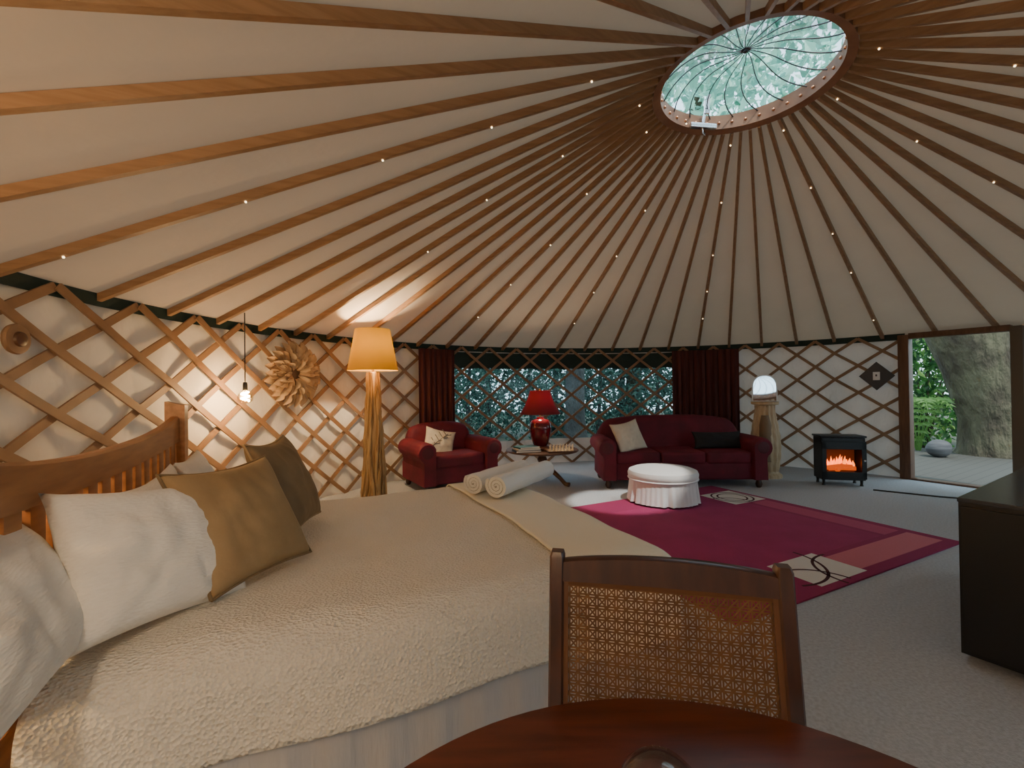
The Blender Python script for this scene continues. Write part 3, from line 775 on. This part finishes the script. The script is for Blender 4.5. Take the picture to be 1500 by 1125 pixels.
def pendant(x, y, z, ztop, label, w, r):
    p = thing('pendant_bulb', label, 'lamp', (x, y, z))
    MB().tube([(0, 0, .13), (0, 0, ztop-z)], .005, 6).build('cord', m_cord, p)
    MB().lathe([(.001, .15), (.018, .148), (.022, .12), (.022, .07), (.001, .068)], 16).build('socket', m_cord, p)
    gb = MB().lathe([(.02, .075), (.03, .055), (.058, .035), (.072, 0), (.066, -.035), (.04, -.062), (.001, -.073)], 24, cap=False).build('bulb', m_bulb, p)
    mb = MB(); mb.tube([(.034*math.cos(t*.7), .034*math.sin(t*.7), -.04+.005*t) for t in range(19)], .009, 8); mb.build('filament', m_fil, gb)
    light('pendant_light', (x, y, z-.01), w, WARM, r)
pendant(-2.67, 4.5, 1.355, 2.20, 'bare glowing round bulb hanging on a black cord beside the wreath', 30, .06)
pendant(-1.95, .55, 1.50, 2.45, 'bare glowing round bulb on a black cord at the near side of the bed', 34, .07)

# wreath and small wall disc
th = 158.8; wp = pol(RW-.075, th, 1.61)
wr = thing('wreath', 'round wall wreath of curled tan petals hanging on the left lattice', 'wreath', wp, R_(th-90))
def petals(n, r0, L_, wd, lift, off):
    mb = MB()
    for i in range(n):
        a = 2*PI*i/n+off; d = V((math.cos(a), 0, math.sin(a))); s = V((-math.sin(a), 0, math.cos(a))); nrm = V((0, -1, 0))
        tilt = .02*math.sin(i*2.4)
        loops = []
        for k in range(9):
            u = k/8; w_ = wd*(.45+.55*math.sin(PI*min(1, u*.85)))*(1-max(0, u-.7)**2*8.5)
            c = d*(r0+L_*u)+nrm*(lift+tilt+.045*math.sin(u*2.4))
            loops.append([c+s*(w_*x)+nrm*(.7*w_*x*x*2) for x in (-.5, -.33, -.17, 0, .17, .33, .5)])
        mb.loft(loops, False, False)
    return mb
petals(28, .20, .20, .10, .0, 0).build('outer_petals', m_petal, wr)
petals(26, .165, .18, .09, .022, .11).build('middle_petals', m_petal, wr)
petals(22, .115, .16, .08, .042, .3).build('inner_petals', m_petal, wr)
petals(16, .06, .13, .07, .058, .1).build('heart_petals', m_petal, wr)
MB().lathe([(.001, -.01), (.16, -.01), (.16, .012), (.001, .014)], 24, T=Matrix.Rotation(PI/2, 4, 'X')).build('backing', m_latt, wr)
th = 191.6; wd = thing('wooden_disc', 'small round carved wooden disc on the lattice at the far left edge', 'wall ornament', pol(RW-.045, th, 1.735), R_(th-90))
TX = Matrix.Rotation(PI/2, 4, 'X')
MB().lathe([(.001, -.015), (.085, -.015), (.09, 0), (.085, .012), (.07, .016), (.001, .016)], 32, T=TX).build('plate', m_latt, wd, True, 30)
MB().lathe([(.001, .016), (.045, .016), (.04, .03), (.02, .036), (.001, .037)], 24, T=TX).build('boss', m_brown, wd)

# curtains
def curtain(label, a0, a1):
    mb = MB(); loops = []; n = int((a1-a0)*14)
    for i in range(n+1):
        a = a0+(a1-a0)*i/n; w_ = .028*math.sin((a-a0)*5.2)+.008*math.sin((a-a0)*13)
        loops.append([pol(RW-.09+w_*k, a, z) for k, z in ((.55, 2.06), (.8, 1.8), (1, 1.2), (1.1, .3))])
    mb.loft(loops, False, False)
    o = mb.build('curtain', m_curt); sm = o.modifiers.new('thick', 'SOLIDIFY'); sm.thickness = .006
    tag(o, label, 'curtain')
curtain('dark red curtain left of the wide window behind the armchair', 126.3, 134.2)
curtain('wider dark red curtain right of the window behind the sofa', 64.2, 77.4)

# switch board
th = 41.8; sb = thing('switch_board', 'dark diamond shaped board with white light switch on the right lattice', 'switch', pol(RW-.045, th, 1.525), R_(th-90))
MB().box((0, .0, 0), (.31, .016, .31), .004, T=Matrix.Rotation(PI/4, 4, 'Y')).build('board', m_board, sb, False)
spl = MB().box((0, -.016, 0), (.085, .016, .125), .004).build('switch_plate', m_plast, sb, False)
MB().box((0, -.026, .01), (.02, .008, .03), .002).build('rocker', m_board, spl, False)

# heater
ht = thing('electric_heater', 'black electric stove heater with glowing orange flames by the lattice wall', 'heater', (4.60, 6.36, 0), R_(-14))
D_ = .28
mb = MB(); mb.box((0, .12, .37), (.53, .04, .58), .01)
for s in (-1, 1): mb.box((s*.25, 0, .37), (.03, D_, .58), .006)
mb.box((0, 0, .10), (.53, D_, .04), .006); mb.box((0, 0, .62), (.53, D_, .09), .006); mb.build('body', m_heat, ht, False)
MB().box((0, 0, .68), (.56, D_+.03, .025), .008).build('top_plate', m_heat, ht)
mb = MB()
for s in (-1, 1): mb.box((s*.24, -D_/2-.01, .36), (.06, .025, .50), .006)
mb.box((0, -D_/2-.01, .15), (.54, .025, .10), .006); mb.box((0, -D_/2-.01, .56), (.54, .025, .11), .006); dfr = mb.build('door_frame', m_heat, ht, False)
MB().box((0, .085, .36), (.45, .01, .42)).build('glow_panel', m_glow, ht, False)
mb = MB(); rnd = random.Random(2)
for i in range(17):
    x = -.17+.34*i/16; h = (.07+.11*rnd.random())*(1-.5*abs(x)/.2); y = rnd.uniform(-.02, .06); b = .016+.010*rnd.random()
    mb.add([(x-b, y, .255), (x+b, y, .255), (x+b*.9, y, .255+h*.4), (x+b*.2+rnd.uniform(-.015, .015), y, .255+h), (x-b*.8, y, .255+h*.45)], [(0, 1, 2, 3, 4)])
mb.build('flame', m_fire, ht, False)
for x0, y0, z0, x1, y1, z1 in ((-.18, -.03, .23, .16, .0, .25), (-.12, .03, .21, .19, -.04, .23), (-.05, -.06, .20, .1, .05, .28)):
    MB().tube([(x0, y0, z0), ((x0+x1)/2, (y0+y1)/2, (z0+z1)/2+.012), (x1, y1, z1)], [.03, .034, .028], 9).build('log', m_ember, ht)
for sx_ in (-1, 1):
    for sy_ in (-1, 1): MB().lathe([(.022, 0), (.016, .03), (.02, .085)], 10, T=Matrix.Translation((sx_*.23, sy_*.1, 0))).build('leg', m_heat, ht)
MB().lathe([(.008, 0), (.014, .015), (.001, .024)], 10, T=Matrix.Translation((.24, -D_/2-.022, .36)) @ Matrix.Rotation(PI/2, 4, 'X')).build('handle', m_chrome, dfr)

# carved column with arched mirror
cm = thing('carved_stand', 'tall pale ribbed wooden stand with arched mirror at the right end of the sofa', 'stand', (3.90, 6.95, 0), R_(-29))
MB().lathe([(.22, 0), (.22, .04), (.18, .07), (.17, .10)], 32).build('plinth', m_col, cm, True, 30)
def weave(a, z): return 1+.035*math.sin(a*14)+.02*math.sin(a*14+z*40)
prof = [(.17, .09)]
for i in range(1, 31):
    u = i/30; prof.append((.17+.055*math.sin(PI*min(1, u*1.15))*(1-.3*u)-.035*u, .09+1.02*u))
MB().lathe(prof, 112, mod=weave).build('body', m_col, cm, True, 70)
MB().lathe([(.09, .25), (.10, .5), (.085, .8), (.05, .95)], 20, T=Matrix.Translation((0, -.13, 0))).build('niche_panel', m_cold, cm)
MB().lathe([(.14, 1.10), (.19, 1.115), (.19, 1.15), (.001, 1.155)], 32).build('shelf', m_col, cm, True, 30)
def arch(w, h, n=18):
    p = [(-w/2, 0), (w/2, 0)]
    for i in range(n+1):
        a = PI*i/n; c = math.cos(a); p.append((w/2*(abs(c)**.9)*(1 if c > 0 else -1), h-w/2*1.15+w/2*1.15*math.sin(a)**.9 if 0 < i < n else h-w/2*1.15))
    return p
TM = Matrix.Translation((0, -.02, 1.155)) @ Matrix.Rotation(-R_(16), 4, 'X')
mb = MB(); A1 = arch(.35, .43)
mb.loft([[TM @ V((x, y, z)) for x, z in A1] for y in (-.018, .018)]); mf = mb.build('mirror_frame', m_plast, cm, True, 30)
mb = MB(); A2 = arch(.31, .40); mb.add([TM @ V((x, -.0195, .008+z)) for x, z in A2], [tuple(range(len(A2)))]); mb.build('mirror', m_mirror, mf, False)

# cabinet
d1v = V((.845, .535, 0)); d2v = V((.535, -.845, 0)); c0 = V((2.26, 2.30, 0)); LW, LD = 1.5, .85
cc = c0+d1v*LW/2+d2v*LD/2
cab = thing('cabinet', 'black low cabinet with grey reflective top at the right edge', 'cabinet', cc, math.atan2(.535, .845))
MB().box((0, 0, .425), (LW-.008, LD-.008, .77), .004).build('body', m_cab, cab, False)
MB().box((0, 0, .816), (LW, LD, .022), .005).build('top', m_cabtop, cab, False)
for s in (-1, 1):
    MB().box((-LW/2-.004, s*(LD/4-.005), .425), (.018, LD/2-.02, .72), .003).build('door', m_cab, cab, False)
for x in (-1, 1):
    for y in (-1, 1): MB().box((x*(LW/2-.16), y*(LD/2-.16), .022), (.06, .06, .044), .006).build('foot', m_cab, cab, False)
# dark line of a carpet joint, modelled as a raised cord
mb = MB(); mb.tube([(4.75, 5.95, .006), (5.0, 5.75, .006), (5.25, 5.55, .006), (5.5, 5.42, .006)], .012, 6)
tag(mb.build('cord', m_cord), 'thin black strip along a joint in the grey carpet near the doorway', 'cord')

# ------------------------------------------------------------------ camera
F, PT, RO, CH = 658.9, R_(.49), R_(-.72), 1.414
fw = V((0, math.cos(PT), math.sin(PT))); upp = V((0, -math.sin(PT), math.cos(PT))); X_ = V((1, 0, 0))
ri = X_*math.cos(RO)+upp*math.sin(RO); ui = -X_*math.sin(RO)+upp*math.cos(RO)
cam = bpy.data.cameras.new('camera'); co = bpy.data.objects.new('camera', cam); COL.objects.link(co)
co.matrix_world = Matrix(((ri.x, ui.x, -fw.x, 0), (ri.y, ui.y, -fw.y, 0), (ri.z, ui.z, -fw.z, CH), (0, 0, 0, 1)))
cam.sensor_fit = 'HORIZONTAL'; cam.sensor_width = 36; cam.lens = F/1500*36; cam.clip_start = .02
SC.camera = co

# fairy lights: on the rafters' undersides
spots = [(725,175),(560,232),(358,296),(95,380),(937,156),(862,128),(950,198),(825,232),(718,300),(618,366),(865,288),(797,358),(740,417),(693,465),(945,310),(910,377),(880,430),(1068,215),(1060,298),(1048,375),(1040,428),(1030,468),(1150,192),(1187,277),(1215,345),(1240,402),(1232,143),(1287,77),(1345,208),(1458,268),(1490,95),(1282,470),(1003,182),(850,475)]
led = None
for x, y in spots:
    u, v = (x-750)/F, (562.5-y)/F; d = fw+ri*u+ui*v
    lo, hi = .3, 14
    for _ in range(50):
        t = (lo+hi)/2; p = V((0, 0, CH))+d*t; r = math.hypot(p.x-XC, p.y-YC)
        if p.z < rz(r)-.016: lo = t
        else: hi = t
    a = math.degrees(math.atan2(p.y-YC, p.x-XC)) % 360
    a = min(RA, key=lambda q: abs((q-a+180) % 360-180)); r = math.hypot(p.x-XC, p.y-YC)
    if led is None: led = o = MB().ball((0, 0, 0), .0068, 6).build('fairy_light', m_led)
    else: o = led.copy(); COL.objects.link(o)
    o.location = pol(r, a, rz(r)-.006)
    tag(o, 'tiny warm white fairy light fixed under a roof rafter', 'fairy light', 'fairy lights under the rafters')

# ------------------------------------------------------------------ daylight
w = bpy.data.worlds.new('world'); SC.world = w; w.use_nodes = True
nt = w.node_tree; bg = nt.nodes['Background']
tc = nt.nodes.new('ShaderNodeTexCoord'); sp = nt.nodes.new('ShaderNodeSeparateXYZ'); rp = nt.nodes.new('ShaderNodeValToRGB')
rp.color_ramp.elements[0].color = (.62, .80, .88, 1); rp.color_ramp.elements[1].color = (.62, .84, 1, 1)
nt.links.new(tc.outputs['Generated'], sp.inputs[0]); nt.links.new(sp.outputs['Z'], rp.inputs[0]); nt.links.new(rp.outputs[0], bg.inputs['Color'])
bg.inputs['Strength'].default_value = 3.2
sl = bpy.data.lights.new('sun', 'SUN'); sl.energy = 4; sl.angle = R_(2); sl.color = (1, .95, .85)
so2 = bpy.data.objects.new('sun', sl); COL.objects.link(so2); so2.rotation_euler = V((-.15, .5, -1)).to_track_quat('-Z', 'Y').to_euler()
